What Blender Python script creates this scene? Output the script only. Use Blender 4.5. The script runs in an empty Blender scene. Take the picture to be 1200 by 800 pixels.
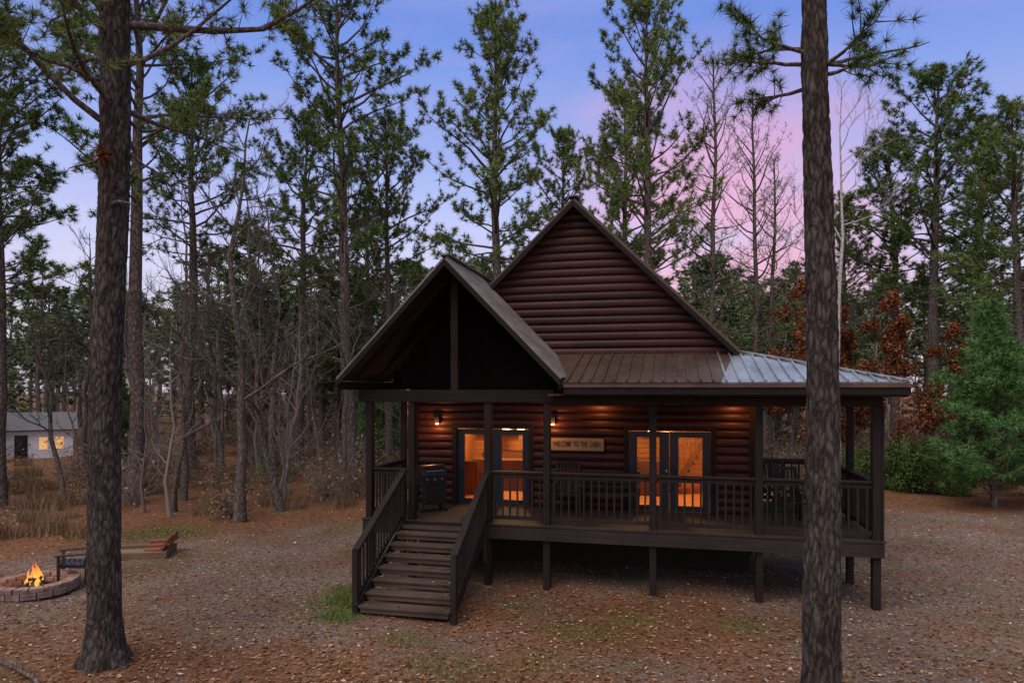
import bpy, math, random
import numpy as np
from mathutils import Vector, Matrix, noise as mnoise
random.seed(7)
S = bpy.context.scene
COL = S.collection

# ------------------------------------------------------------------ nodes
def new_mat(name):
    m = bpy.data.materials.new(name); m.use_nodes = True
    nt = m.node_tree
    b = nt.nodes["Principled BSDF"]
    return m, nt, b
def L(nt, a, b): nt.links.new(a, b)
def c4(c): return (c[0], c[1], c[2], 1)
def ramp(nt, fac, stops):
    r = nt.nodes.new("ShaderNodeValToRGB")
    e = r.color_ramp.elements
    e[0].position, e[0].color = stops[0][0], c4(stops[0][1])
    e[1].position, e[1].color = stops[-1][0], c4(stops[-1][1])
    for p, c in stops[1:-1]:
        q = e.new(p); q.color = c4(c)
    L(nt, fac, r.inputs[0]); return r.outputs[0]
def mixc(nt, fac, a, b, mode='MIX'):
    m = nt.nodes.new("ShaderNodeMix"); m.data_type = 'RGBA'; m.blend_type = mode
    for v, i in ((fac, 0), (a, 6), (b, 7)):
        if isinstance(v, bpy.types.NodeSocket): L(nt, v, m.inputs[i])
        elif i == 0: m.inputs[0].default_value = v
        else: m.inputs[i].default_value = c4(v)
    return m.outputs[2]
def mth(nt, op, a, b=None, clamp=False):
    m = nt.nodes.new("ShaderNodeMath"); m.operation = op; m.use_clamp = clamp
    for i, v in enumerate((a, b)):
        if v is None: continue
        if isinstance(v, bpy.types.NodeSocket): L(nt, v, m.inputs[i])
        else: m.inputs[i].default_value = v
    return m.outputs[0]
def coords(nt, scale=(1, 1, 1)):
    tc = nt.nodes.new("ShaderNodeTexCoord"); mp = nt.nodes.new("ShaderNodeMapping")
    mp.inputs["Scale"].default_value = scale
    L(nt, tc.outputs["Object"], mp.inputs[0]); return mp.outputs[0]
def noise(nt, vec, scale=1, detail=4, rough=.55):
    n = nt.nodes.new("ShaderNodeTexNoise")
    n.inputs["Scale"].default_value = scale; n.inputs["Detail"].default_value = detail
    n.inputs["Roughness"].default_value = rough
    L(nt, vec, n.inputs["Vector"]); return n.outputs[0]
def bump(nt, h, b, strength=.4, dist=.02):
    n = nt.nodes.new("ShaderNodeBump"); n.inputs["Strength"].default_value = strength
    n.inputs["Distance"].default_value = dist
    L(nt, h, n.inputs["Height"]); L(nt, n.outputs[0], b.inputs["Normal"])

def wood(name, dark, light, axis='X', rough=.7, spec=.3):
    m, nt, b = new_mat(name)
    s = {'X': (1.2, 22, 22), 'Y': (22, 1.2, 22), 'Z': (22, 22, 1.2)}[axis]
    n1 = noise(nt, coords(nt, s), 1, 6, .65)
    n2 = noise(nt, coords(nt, (1.3, 1.3, 1.3)), 1, 3)
    f = mth(nt, 'ADD', mth(nt, 'MULTIPLY', n1, .6), mth(nt, 'MULTIPLY', n2, .5))
    col = ramp(nt, f, [(.36, dark), (.72, light)])
    L(nt, col, b.inputs["Base Color"])
    b.inputs["Roughness"].default_value = rough
    b.inputs["Specular IOR Level"].default_value = spec
    bump(nt, n1, b, .5, .01)
    return m
def plain(name, col, rough=.6, metal=0, var=.25, scale=6, emit=None, es=0, spec=.4):
    m, nt, b = new_mat(name)
    n1 = noise(nt, coords(nt), scale, 5)
    d = tuple(c*(1-var) for c in col); l = tuple(min(1, c*(1+var)) for c in col)
    L(nt, ramp(nt, n1, [(.3, d), (.7, l)]), b.inputs["Base Color"])
    b.inputs["Roughness"].default_value = rough; b.inputs["Metallic"].default_value = metal
    b.inputs["Specular IOR Level"].default_value = spec
    if emit:
        b.inputs["Emission Color"].default_value = c4(emit); b.inputs["Emission Strength"].default_value = es
    bump(nt, n1, b, .15, .01)
    return m

# log siding
def log_mat():
    m, nt, b = new_mat("log_siding_stain")
    tc = nt.nodes.new("ShaderNodeTexCoord"); sp = nt.nodes.new("ShaderNodeSeparateXYZ")
    L(nt, tc.outputs["Object"], sp.inputs[0])
    row = mth(nt, 'FLOOR', mth(nt, 'DIVIDE', mth(nt, 'SUBTRACT', sp.outputs[2], 1.3), .19))
    wr = nt.nodes.new("ShaderNodeTexWhiteNoise"); wr.noise_dimensions = '1D'; L(nt, row, wr.inputs["W"])
    bx = mth(nt, 'ADD', mth(nt, 'MULTIPLY', sp.outputs[0], .29), mth(nt, 'MULTIPLY', wr.outputs[0], 5))
    bd = mth(nt, 'FLOOR', bx)
    wn = nt.nodes.new("ShaderNodeTexWhiteNoise"); wn.noise_dimensions = '2D'
    cb = nt.nodes.new("ShaderNodeCombineXYZ"); L(nt, row, cb.inputs[0]); L(nt, bd, cb.inputs[1])
    L(nt, cb.outputs[0], wn.inputs["Vector"])
    n1 = noise(nt, coords(nt, (1.5, 1.5, 26)), 1, 6, .65)
    n2 = noise(nt, coords(nt, (4, 4, 9)), 1, 3)
    f = mth(nt, 'ADD', mth(nt, 'MULTIPLY', n1, .55), mth(nt, 'MULTIPLY', wn.outputs[0], .26))
    f = mth(nt, 'ADD', f, mth(nt, 'MULTIPLY', n2, .22))
    col = ramp(nt, f, [(.28, (.014, .0046, .0034)), (.55, (.040, .0115, .0085)), (.85, (.076, .024, .017))])
    # butt joints between siding lengths
    jt = mth(nt, 'LESS_THAN', mth(nt, 'SUBTRACT', bx, bd), .0022)
    col = mixc(nt, jt, col, (.004, .002, .002))
    L(nt, col, b.inputs["Base Color"])
    b.inputs["Roughness"].default_value = .5; b.inputs["Specular IOR Level"].default_value = .26
    bump(nt, n1, b, .4, .008)
    return m

M = {}
M['log'] = log_mat()
DK, LT = (.006, .0042, .0035), (.018, .0125, .010)
M['wx'] = wood("dark_stained_wood_x", DK, LT, 'X', .75, .2)
M['wy'] = wood("dark_stained_wood_y", DK, LT, 'Y', .75, .2)
M['wz'] = wood("dark_stained_wood_z", (.007, .005, .0042), (.023, .016, .013), 'Z', .75, .2)
M['infill'] = wood("painted_shade_board", (.003, .0025, .0022), (.007, .0055, .0045), 'Z', .85, .1)  # near-black wood: the shade inside the gable is put into its colour
M['rail'] = wood("railing_wood", (.0085, .006, .005), (.030, .021, .017), 'Z', .75, .2)
M['tread'] = wood("weathered_tread_wood", (.026, .018, .013), (.10, .068, .048), 'X')
M['interior'] = wood("interior_pine", (.42, .17, .05), (.72, .36, .13), 'X')
M['interior_dk'] = wood("interior_oak", (.10, .04, .015), (.22, .10, .04), 'Z')
M['door'] = plain("door_paint_blue", (.009, .017, .026), .45)
M['black'] = plain("black_enamel", (.012, .012, .013), .3, 0, .3)
M['steel'] = plain("brushed_steel", (.35, .35, .36), .35, 1)
M['furn'] = wood("patio_furniture_wood", (.010, .008, .007), (.032, .025, .021), 'Z')
M['lampglass'] = plain("lamp_glass", (.8, .5, .25), .4, 0, .05, 4, (1, .5, .16), 16)
M['skirt'] = plain("foundation_dark", (.008, .007, .0065), .9)

def roof_mat(name, c, rough, metal):
    m, nt, b = new_mat(name)
    n1 = noise(nt, coords(nt, (2, .7, 2)), 1, 6, .7)
    n2 = noise(nt, coords(nt, (9, 9, 9)), 1, 4)
    col = ramp(nt, n1, [(.3, tuple(x*.6 for x in c)), (.7, tuple(min(1, x*1.3) for x in c))])
    L(nt, col, b.inputs["Base Color"])
    b.inputs["Metallic"].default_value = metal
    L(nt, ramp(nt, n2, [(.3, (rough*.8,)*3), (.7, (min(1, rough*1.3),)*3)]), b.inputs["Roughness"])
    bump(nt, n1, b, .12, .02)
    return m
M['roof_b'] = roof_mat("bronze_roof_metal", (.095, .058, .042), .45, .5)
M['roof_g'] = roof_mat("grey_roof_metal", (.20, .18, .17), .40, .6)
M['roof_s'] = roof_mat("sky_sheen_roof_metal", (.44, .47, .48), .33, .8)  # sky reflection on the right-hand panels, put into a lighter metal colour

def glass_mat():
    m = bpy.data.materials.new("window_glass"); m.use_nodes = True; nt = m.node_tree
    nt.nodes.clear()
    o = nt.nodes.new("ShaderNodeOutputMaterial"); t = nt.nodes.new("ShaderNodeBsdfTransparent")
    g = nt.nodes.new("ShaderNodeBsdfGlossy"); g.inputs["Roughness"].default_value = .03
    mx = nt.nodes.new("ShaderNodeMixShader"); fr = nt.nodes.new("ShaderNodeFresnel")
    fr.inputs[0].default_value = 1.45
    L(nt, fr.outputs[0], mx.inputs[0]); L(nt, t.outputs[0], mx.inputs[1]); L(nt, g.outputs[0], mx.inputs[2])
    L(nt, mx.outputs[0], o.inputs[0]); return m
M['glass'] = glass_mat()

# ------------------------------------------------------------------ builder
class B:
    def __init__(s): s.v = []; s.f = []
    def box(s, x0, x1, y0, y1, z0, z1):
        b = len(s.v)
        s.v += [(x0, y0, z0), (x1, y0, z0), (x1, y1, z0), (x0, y1, z0), (x0, y0, z1), (x1, y0, z1), (x1, y1, z1), (x0, y1, z1)]
        s.f += [(b, b+3, b+2, b+1), (b+4, b+5, b+6, b+7), (b, b+1, b+5, b+4), (b+1, b+2, b+6, b+5), (b+2, b+3, b+7, b+6), (b+3, b, b+4, b+7)]
    def beam(s, p0, p1, w, h, up=(0, 0, 1)):
        p0, p1 = Vector(p0), Vector(p1); d = (p1-p0).normalized(); up = Vector(up)
        r = d.cross(up).normalized(); u = r.cross(d).normalized()
        b = len(s.v)
        for p in (p0, p1):
            for a, c in ((-1, -1), (1, -1), (1, 1), (-1, 1)):
                s.v.append(tuple(p+r*a*w/2+u*c*h/2))
        s.f += [(b, b+1, b+2, b+3), (b+7, b+6, b+5, b+4), (b, b+4, b+5, b+1), (b+1, b+5, b+6, b+2), (b+2, b+6, b+7, b+3), (b+3, b+7, b+4, b)]
    def cyl(s, p0, p1, r0, r1, n=12, cap=True):
        p0, p1 = Vector(p0), Vector(p1); d = (p1-p0).normalized()
        a = Vector((0, 0, 1)) if abs(d.z) < .9 else Vector((1, 0, 0))
        r = d.cross(a).normalized(); u = r.cross(d)
        b = len(s.v)
        for p, q in ((p0, r0), (p1, r1)):
            for i in range(n):
                t = 2*math.pi*i/n
                s.v.append(tuple(p+(r*math.cos(t)+u*math.sin(t))*q))
        for i in range(n):
            j = (i+1) % n; s.f.append((b+i, b+j, b+n+j, b+n+i))
        if cap: s.f.append(tuple(b+i for i in range(n))[::-1]); s.f.append(tuple(b+n+i for i in range(n)))
    def slab(s, pts, t):
        P = [Vector(p) for p in pts]; nrm = (P[1]-P[0]).cross(P[2]-P[0]).normalized()
        if nrm.z < 0: nrm = -nrm
        b = len(s.v); n = len(P)
        s.v += [tuple(p) for p in P]+[tuple(p-nrm*t) for p in P]
        s.f.append(tuple(range(b, b+n))); s.f.append(tuple(range(b+2*n-1, b+n-1, -1)))
        for i in range(n):
            j = (i+1) % n; s.f.append((b+i, b+n+i, b+n+j, b+j))
    def obj(s, name, mat, parent=None, bevel=0, smooth=False):
        me = bpy.data.meshes.new(name); o = bpy.data.objects.new(name, me)
        org = Vector((0, 0, 0)) if parent is None else parent.location
        me.from_pydata([tuple(Vector(v)-org) for v in s.v], [], s.f); me.update()
        import bmesh
        bm = bmesh.new(); bm.from_mesh(me); bmesh.ops.recalc_face_normals(bm, faces=bm.faces); bm.to_mesh(me); bm.free()
        for m in (mat if isinstance(mat, list) else [mat]): me.materials.append(m)
        if smooth: me.polygons.foreach_set("use_smooth", [True]*len(me.polygons))
        if bevel:
            md = o.modifiers.new("bevel", 'BEVEL'); md.width = bevel; md.segments = 2; md.limit_method = 'ANGLE'
        COL.objects.link(o)
        if parent: o.parent = parent
        return o
def empty(name, loc=(0, 0, 0)):
    e = bpy.data.objects.new(name, None); e.location = loc; e.empty_display_size = .3
    COL.objects.link(e); return e
def lamp(name, typ, loc, energy, color, parent=None, size=.1, rot=None, **kw):
    l = bpy.data.lights.new(name, typ); l.energy = energy; l.color = color
    if typ in ('POINT', 'SPOT'): l.shadow_soft_size = size
    for k, v in kw.items(): setattr(l, k, v)
    o = bpy.data.objects.new(name, l); COL.objects.link(o)
    o.location = Vector(loc)-(parent.location if parent else Vector((0, 0, 0)))
    if rot: o.rotation_euler = rot
    if parent: o.parent = parent
    return o

# ------------------------------------------------------------------ camera
cam = bpy.data.cameras.new("camera"); co = bpy.data.objects.new("camera", cam); COL.objects.link(co)
co.location = (0, 0, 4.15); co.rotation_euler = (math.radians(90), 0, math.radians(13))
cam.lens = 24; cam.sensor_width = 36; cam.shift_y = .0458; cam.clip_end = 2000
S.camera = co
S.view_settings.view_transform = 'Standard'; S.view_settings.look = 'None'; S.view_settings.exposure = 0

# ------------------------------------------------------------------ world
w = bpy.data.worlds.new("World"); S.world = w; w.use_nodes = True; nt = w.node_tree
bg = nt.nodes["Background"]; out = nt.nodes["World Output"]
tc = nt.nodes.new("ShaderNodeTexCoord"); sp = nt.nodes.new("ShaderNodeSeparateXYZ"); L(nt, tc.outputs["Generated"], sp.inputs[0])
base = ramp(nt, sp.outputs[2], [(0, (.64, .57, .70)), (.13, (.62, .57, .80)), (.22, (.48, .49, .82)), (.32, (.27, .36, .78)), (.47, (.12, .22, .68)), (.66, (.45, .50, .66)), (1, (1.25, 1.2, 1.18))])
mp = nt.nodes.new("ShaderNodeMapping"); mp.inputs["Scale"].default_value = (1.6, 1.6, 7); mp.inputs["Rotation"].default_value = (0, .22, 0); mp.inputs["Location"].default_value = (3.1, 1.2, .4)
L(nt, tc.outputs["Generated"], mp.inputs[0])
cl = noise(nt, mp.outputs[0], 1.8, 8, .6)
clf = ramp(nt, cl, [(.46, (0, 0, 0)), (.70, (1, 1, 1))])
sky1 = mixc(nt, mth(nt, 'MULTIPLY', clf, .5), base, (.36, .32, .68))
vd = nt.nodes.new("ShaderNodeVectorMath"); vd.operation = 'DOT_PRODUCT'; L(nt, tc.outputs["Generated"], vd.inputs[0])
vd.inputs[1].default_value = Vector((.07, .97, .19)).normalized()
pk = ramp(nt, vd.outputs["Value"], [(.958, (0, 0, 0)), (.998, (1, 1, 1))])
pf = mth(nt, 'MULTIPLY', pk, ramp(nt, cl, [(.36, (.35, .35, .35)), (.58, (1, 1, 1))]))
sky2 = mixc(nt, mth(nt, 'MULTIPLY', pf, .85), sky1, (.80, .34, .54))
L(nt, sky2, bg.inputs[0]); bg.inputs[1].default_value = 1.02
ns = nt.nodes.new("ShaderNodeTexSky"); ns.sky_type = 'NISHITA'; ns.sun_disc = False
ns.sun_elevation = math.radians(4); ns.sun_rotation = math.radians(160)
bg2 = nt.nodes.new("ShaderNodeBackground"); L(nt, ns.outputs[0], bg2.inputs[0]); bg2.inputs[1].default_value = .05
ad = nt.nodes.new("ShaderNodeAddShader"); L(nt, bg.outputs[0], ad.inputs[0]); L(nt, bg2.outputs[0], ad.inputs[1]); L(nt, ad.outputs[0], out.inputs[0])

lamp("sun", 'SUN', (0, 0, 30), 2.6, (1, .89, .77), rot=(math.radians(33), 0, math.radians(-22)), angle=math.radians(50))

# ------------------------------------------------------------------ ground
def sst(x, a, b):
    t = np.clip((x-a)/(b-a), 0, 1); return t*t*(3-2*t)
def axis_pts(lo, hi, step):
    mid = np.arange(lo, hi+1e-6, step)
    k = np.array([1, 2.5, 5, 9, 15, 24, 38, 60, 95, 150, 240, 400])
    return np.concatenate([(lo-k)[::-1], mid, hi+k])
gx = axis_pts(-58, 20, .3); gy = axis_pts(4, 54, .3)
XX, YY = np.meshgrid(gx, gy)
rg = np.random.RandomState(3)
HX, HY = -47.3, 42.4
def dip(x, y): return -1.25*np.exp(-(np.hypot(x-HX, y-HY)/10.)**4)
def gz(x, y): return .025*np.sin(x*.9+1.3*np.sin(y*.5))*np.cos(y*.8)+.02*np.sin(x*2.3+y*1.7)-.02+dip(x, y)
ZZ = gz(XX, YY)
V = np.stack([XX, YY, ZZ], -1).reshape(-1, 3); nx, ny = len(gx), len(gy)
I = np.arange(nx*ny).reshape(ny, nx)
F = np.stack([I[:-1, :-1], I[:-1, 1:], I[1:, 1:], I[1:, :-1]], -1).reshape(-1, 4)
me = bpy.data.meshes.new("ground"); me.from_pydata(V.tolist(), [], F.tolist())
def litter_fn(x, y):
    l = sst(y-x, 26.5, 31.5)
    l = np.maximum(l, sst(y, 24.0, 27.5))
    l = np.maximum(l, .70*(1-sst(y, 9.0, 13)))
    l = np.maximum(l, .74*sst(-np.hypot((x+1)*.8, (y-12.4)*1.3), -5, -1.5))
    return np.clip(np.maximum(l, .38), 0, 1)
at = me.attributes.new("litter", 'FLOAT', 'POINT'); at.data.foreach_set("value", litter_fn(V[:, 0], V[:, 1]).astype(np.float32))
me.polygons.foreach_set("use_smooth", [True]*len(me.polygons))
ground = bpy.data.objects.new("ground", me); COL.objects.link(ground)
m, nt, b = new_mat("gravel_and_pine_litter")
vec = coords(nt)
def vor(scale, feat='F1'):
    v = nt.nodes.new("ShaderNodeTexVoronoi"); v.feature = feat; v.inputs["Scale"].default_value = scale
    L(nt, vec, v.inputs["Vector"]); return v
v1 = vor(28); v2 = vor(62); v3 = vor(15)
sepc = nt.nodes.new("ShaderNodeSeparateColor"); L(nt, v1.outputs["Color"], sepc.inputs[0])
gravel = ramp(nt, sepc.outputs[0], [(0, (.06, .04, .03)), (.35, (.135, .095, .073)), (.75, (.21, .16, .13)), (.94, (.29, .24, .21)), (1, (.5, .45, .41))])
sep2 = nt.nodes.new("ShaderNodeSeparateColor"); L(nt, v2.outputs["Color"], sep2.inputs[0])
gravel = mixc(nt, .45, gravel, ramp(nt, sep2.outputs[0], [(0, (.05, .033, .025)), (.6, (.16, .11, .085)), (1, (.33, .27, .235))]))
ln = noise(nt, coords(nt, (1, 1, 1)), 22, 5, .75)
sep3 = nt.nodes.new("ShaderNodeSeparateColor"); L(nt, v3.outputs["Color"], sep3.inputs[0])
litc = mixc(nt, .4, ramp(nt, ln, [(.32, (.05, .02, .010)), (.5, (.165, .070, .033)), (.7, (.28, .14, .07))]),
            ramp(nt, sep3.outputs[1], [(0, (.07, .028, .014)), (.6, (.18, .078, .037)), (1, (.28, .15, .08))]))
atn = nt.nodes.new("ShaderNodeAttribute"); atn.attribute_name = "litter"
pn = noise(nt, vec, .55, 6, .68); pn2 = noise(nt, vec, 5, 5, .7)
comb = mth(nt, 'ADD', mth(nt, 'MULTIPLY', pn, .65), mth(nt, 'MULTIPLY', pn2, .35))
fac = mth(nt, 'ADD', mth(nt, 'MULTIPLY', atn.outputs["Fac"], 1.0), mth(nt, 'MULTIPLY', mth(nt, 'SUBTRACT', comb, .5), 2.4))
fac = ramp(nt, fac, [(.22, (0, 0, 0)), (.78, (1, 1, 1))])
colr = mixc(nt, fac, gravel, litc)
big = noise(nt, vec, .25, 5)
colr = mixc(nt, 1.0, colr, ramp(nt, big, [(.3, (.62, .61, .60)), (.7, (1.15, 1.13, 1.1))]), 'MULTIPLY')
gn = noise(nt, vec, .45, 5, .65)
L(nt, mixc(nt, mth(nt, 'MULTIPLY', ramp(nt, gn, [(.54, (0, 0, 0)), (.66, (1, 1, 1))]), .5), colr, (.07, .085, .025)), b.inputs["Base Color"])
b.inputs["Roughness"].default_value = .9; b.inputs["Specular IOR Level"].default_value = .2
hh = mth(nt, 'ADD', mth(nt, 'MULTIPLY', v1.outputs["Distance"], -1), mth(nt, 'MULTIPLY', ln, 1.2))
bump(nt, hh, b, .8, .03)
me.materials.append(m)

def np_mesh(name, V, F, mats, idx=None, smooth=False):
    me = bpy.data.meshes.new(name); me.from_pydata(V.tolist(), [], F.tolist() if hasattr(F, 'tolist') else F)
    for m in mats: me.materials.append(m)
    if idx is not None: me.polygons.foreach_set("material_index", np.asarray(idx, dtype=np.int32))
    if smooth: me.polygons.foreach_set("use_smooth", [True]*len(me.polygons))
    me.update(); return me
def diffuse_out(m, nt, colsock):
    b = nt.nodes["Principled BSDF"]; nt.nodes.remove(b)
    d = nt.nodes.new("ShaderNodeBsdfDiffuse"); L(nt, colsock, d.inputs[0]); L(nt, d.outputs[0], nt.nodes["Material Output"].inputs[0])
def island_mat(name, stops):
    m, nt, b = new_mat(name)
    g = nt.nodes.new("ShaderNodeNewGeometry")
    diffuse_out(m, nt, ramp(nt, g.outputs["Random Per Island"], stops))
    return m
def scatter_xy(n, rg):
    z = 7.5+24*rg.rand(n)**1.5; p = rg.uniform(-.95, .95, n)
    return z*(-.225+.974*p), z*(.974+.225*p)
n = 14000; x, y = scatter_xy(n, rg); keep = rg.rand(n) > litter_fn(x, y)*.8; x, y = x[keep], y[keep]; n = len(x)
r = rg.uniform(.007, .022, n)*(1+.8*(rg.rand(n) > .95)); r *= 1+.02*y
oc = np.array([(1, 0, 0), (0, 1, 0), (-1, 0, 0), (0, -1, 0), (0, 0, .7), (0, 0, -.7)], float)
V = oc[None]*r[:, None, None]*rg.uniform(.6, 1.3, (n, 6, 1))+np.stack([x, y, gz(x, y)+r*.25], -1)[:, None]
of = np.array([(0, 1, 4), (1, 2, 4), (2, 3, 4), (3, 0, 4), (1, 0, 5), (2, 1, 5), (3, 2, 5), (0, 3, 5)])
F = (of[None]+6*np.arange(n)[:, None, None]).reshape(-1, 3)
COL.objects.link(bpy.data.objects.new("gravel", np_mesh("gravel", V.reshape(-1, 3), F, [island_mat("gravel_stone", [(0, (.10, .075, .06)), (.5, (.20, .16, .135)), (.88, (.30, .26, .23)), (1, (.6, .56, .52))])])))
LEAFM = island_mat("dead_leaf", [(0, (.06, .025, .012)), (.4, (.16, .07, .033)), (.8, (.26, .13, .065)), (.95, (.34, .21, .12)), (1, (.5, .4, .3))])
def leaves(name, x, y, z, rg):
    n = len(x); a = rg.rand(n)*6.28; s = rg.uniform(.02, .055, n); w_ = s*rg.uniform(.12, .7, n); t = rg.uniform(-.02, .03, (n, 4))
    ca, sa = np.cos(a), np.sin(a); q = []
    for i, (u, v) in enumerate(((-1, 0), (0, -1), (1, 0), (0, 1))):
        q.append(np.stack([x+ca*u*s-sa*v*w_, y+sa*u*s+ca*v*w_, z+.008+np.abs(t[:, i])*.7], -1))
    V = np.stack(q, 1).reshape(-1, 3); F = np.arange(4*n).reshape(n, 4)
    o = bpy.data.objects.new(name, np_mesh(name, V, F, [LEAFM])); COL.objects.link(o); return o
n = 60000; x, y = scatter_xy(n, rg); keep = rg.rand(n) < .3+litter_fn(x, y); x, y = x[keep], y[keep]
leaves("fallen_leaves", x, y, gz(x, y)+.006, rg)

def grass(name, spots, mat, hgt=.08, dens=900, seed=1):
    rr = np.random.RandomState(seed); Vs = []
    for (cx, cy, rad, hs) in spots:
        k = int(dens*rad*rad*(hs**2))+20
        rr_ = rad*np.sqrt(rr.rand(k))*rr.uniform(.4, 1.15, k); a = rr.rand(k)*6.28
        x = cx+rr_*np.cos(a)*1.4; y = cy+rr_*np.sin(a)
        h = hgt*hs*rr.uniform(.4, 1.2, k); d = rr.randn(k, 2)*.4*h[:, None]; b_ = rr.rand(k)*3.14; ww = .007
        z = gz(x, y)
        Vs.append(np.stack([np.stack([x+ww*np.cos(b_), y+ww*np.sin(b_), z-.01], -1), np.stack([x-ww*np.cos(b_), y-ww*np.sin(b_), z-.01], -1), np.stack([x+d[:, 0], y+d[:, 1], z+h], -1)], 1))
    V = np.concatenate(Vs).reshape(-1, 3); F = np.arange(len(V)).reshape(-1, 3)
    o = bpy.data.objects.new(name, np_mesh(name, V, F, [mat])); COL.objects.link(o)
gm = island_mat("grass_blade", [(0, (.055, .115, .02)), (.6, (.10, .18, .04)), (1, (.22, .21, .07))])
spots = [(-6.15, 12.3, .6, 1.3), (-5.95, 11.5, .45, 1.2), (-6.5, 13.0, .4, 1.1), (-1.3, 11.6, .8, .75), (-1.9, 10.2, .7, .65), (-3.3, 9.7, .8, .75), (-.6, 12.4, .5, .75), (-4.2, 10.6, .5, .75), (-14, 17, 1.1, .8), (-15.5, 16, .9, .8), (1.1, 12.5, .4, .7), (-2.9, 12.8, .4, .7), (-2.4, 9.0, .6, .7)]
grass("grass", spots, gm, .085, 2400)

# ------------------------------------------------------------------ log cabin
cabin = empty("log_cabin", (-2.2, 18, 0))
W = 16.2; DT = 1.30
def log_wall(Bd, mapf, rows, segs, lo, hi, r=.19, bulge=.05, z0=1.3):
    ts = np.linspace(-1, 1, 9)
    for k in rows:
        zc = z0+(k+.5)*r
        for (a, c) in segs(zc):
            base = len(Bd.v)
            for t in ts:
                z = zc+t*r/2; off = bulge*math.sqrt(max(0, 1-t*t))
                aa, cc = max(a, lo(z)), min(c, hi(z))
                if cc < aa: cc = aa = (aa+cc)/2
                Bd.v += [mapf(aa, off, z), mapf(cc, off, z)]
            for i in range(8):
                Bd.f.append((base+2*i, base+2*i+1, base+2*i+3, base+2*i+2))
bd = B()
doors = [(-5.16, -3.27), (-.96, .95)]
def segs_front(z):
    if z < 3.2: return [(-6.2, -5.16), (-3.27, -.96), (.95, 1.8)]
    return [(-6.2, 1.8)]
def lo(z):
    if z < 4.3: return -6.2
    a = -2.2-(8.5-z)/.975
    if z < 6.75: a = min(a, -4.52-(6.75-z)/1.03)
    return max(-6.2, a)
def hi(z): return min(1.8, -2.2+(8.5-z)/.975) if z > 4.3 else 1.8
log_wall(bd, lambda u, o, z: (u, W-o, z), range(0, 38), segs_front, lo, hi)
log_wall(bd, lambda u, o, z: (1.8+o, u, z), range(0, 18), lambda z: [(W, 23)], lambda z: -99, lambda z: 99)
log_wall(bd, lambda u, o, z: (-6.2-o, u, z), range(0, 18), lambda z: [(W, 23)], lambda z: -99, lambda z: 99)
log_wall(bd, lambda u, o, z: (u, 23+o, z), range(0, 38), lambda z: [(-6.2, 1.8)], lo, hi)
bd.obj("log_walls", M['log'], cabin, smooth=True)
b2 = B()
for yy in (W,):
    b2.box(-6.28, -6.14, yy-.075, yy+.1, 1.3, 4.7); b2.box(1.74, 1.88, yy-.075, yy+.1, 1.3, 4.5)
b2.box(-6.28, 1.88, W-.09, W-.06, 3.86, 4.0)
b2.obj("corner_boards", M['wz'], cabin, .006)
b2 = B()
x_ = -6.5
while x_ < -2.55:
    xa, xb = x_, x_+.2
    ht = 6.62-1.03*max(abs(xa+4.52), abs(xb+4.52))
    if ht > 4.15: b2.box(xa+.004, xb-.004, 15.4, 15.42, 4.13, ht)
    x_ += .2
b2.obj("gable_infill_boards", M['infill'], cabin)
b2 = B(); b2.box(-6.15, 1.75, W+.02, 22.9, -.1, 1.28); b2.obj("foundation", M['skirt'], cabin)
# interior
b2 = B()
b2.box(-6.1, 1.7, W+.15, 22.8, 1.2, 1.305); b2.box(-6.1, 1.7, W+.06, 22.8, 3.98, 4.05)
b2.box(-6.1, 1.7, 21.0, 21.1, 1.3, 4); b2.box(-6.12, -6.05, W+.06, 21, 1.3, 4); b2.box(1.68, 1.73, W+.06, 21, 1.3, 4)
b2.box(-2.3, -2.2, 17.9, 21, 1.3, 4)
b2.obj("interior_room", M['interior'], cabin)
b2 = B()
for z in np.arange(1.45, 4, .15): b2.box(-6.05, 1.68, 20.985, 20.999, z, z+.01)
b2.obj("interior_board_gaps", M['interior_dk'], cabin)
b2 = B()
b2.box(-5.6, -3.6, 20.2, 20.9, 1.3, 2.2); b2.box(-5.7, -4.6, 20.5, 20.9, 2.75, 3.5); b2.box(-5.4, -3.5, 18.5, 19.1, 1.3, 2.15)
b2.box(-5.6, -5.0, 17.6, 17.65, 1.3, 2.2)
for k in range(12): b2.box(.1+.11*k, .21+.11*k, 18.9, 19.9, 1.3+.2*k, 1.35+.2*k)
b2.beam((.0, 18.85, 2.25), (1.5, 18.85, 4.6), .06, .08)
b2.beam((.0, 18.85, 1.35), (1.5, 18.85, 3.7), .06, .16)
for k in range(9): xx = .1+k*.14; b2.box(xx, xx+.03, 18.84, 18.87, 1.5+1.56*(xx), 2.35+1.56*(xx))
b2.obj("interior_furnishings", M['interior_dk'], cabin)
b2 = B(); b2.box(-1.5, -.1, 18.4, 19.3, 1.3, 1.75); b2.box(-1.5, -.1, 19.1, 19.3, 1.75, 2.2); b2.obj("sofa", plain("sofa_leather", (.12, .05, .03), .5), cabin, .05)
for i, (lx, ly, lz, e) in enumerate([(-4.4, 18.6, 3.6, 160), (-.1, 18.0, 3.6, 140)]):
    lamp("interior_lamp", 'POINT', (lx, ly, lz), e, (1, .60, .28), cabin, .12)
b2 = B()
for (lx, ly) in ((-4.75, 19.8), (-4.3, 19.8), (-.5, 20.2)): b2.cyl((lx, ly, 2.9), (lx, ly, 3.15), .12, .05, 14)
b2.obj("pendant_lamps", plain("pendant_glass", (.9, .7, .4), .4, 0, .05, 4, (1, .66, .3), 6), cabin)
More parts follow.
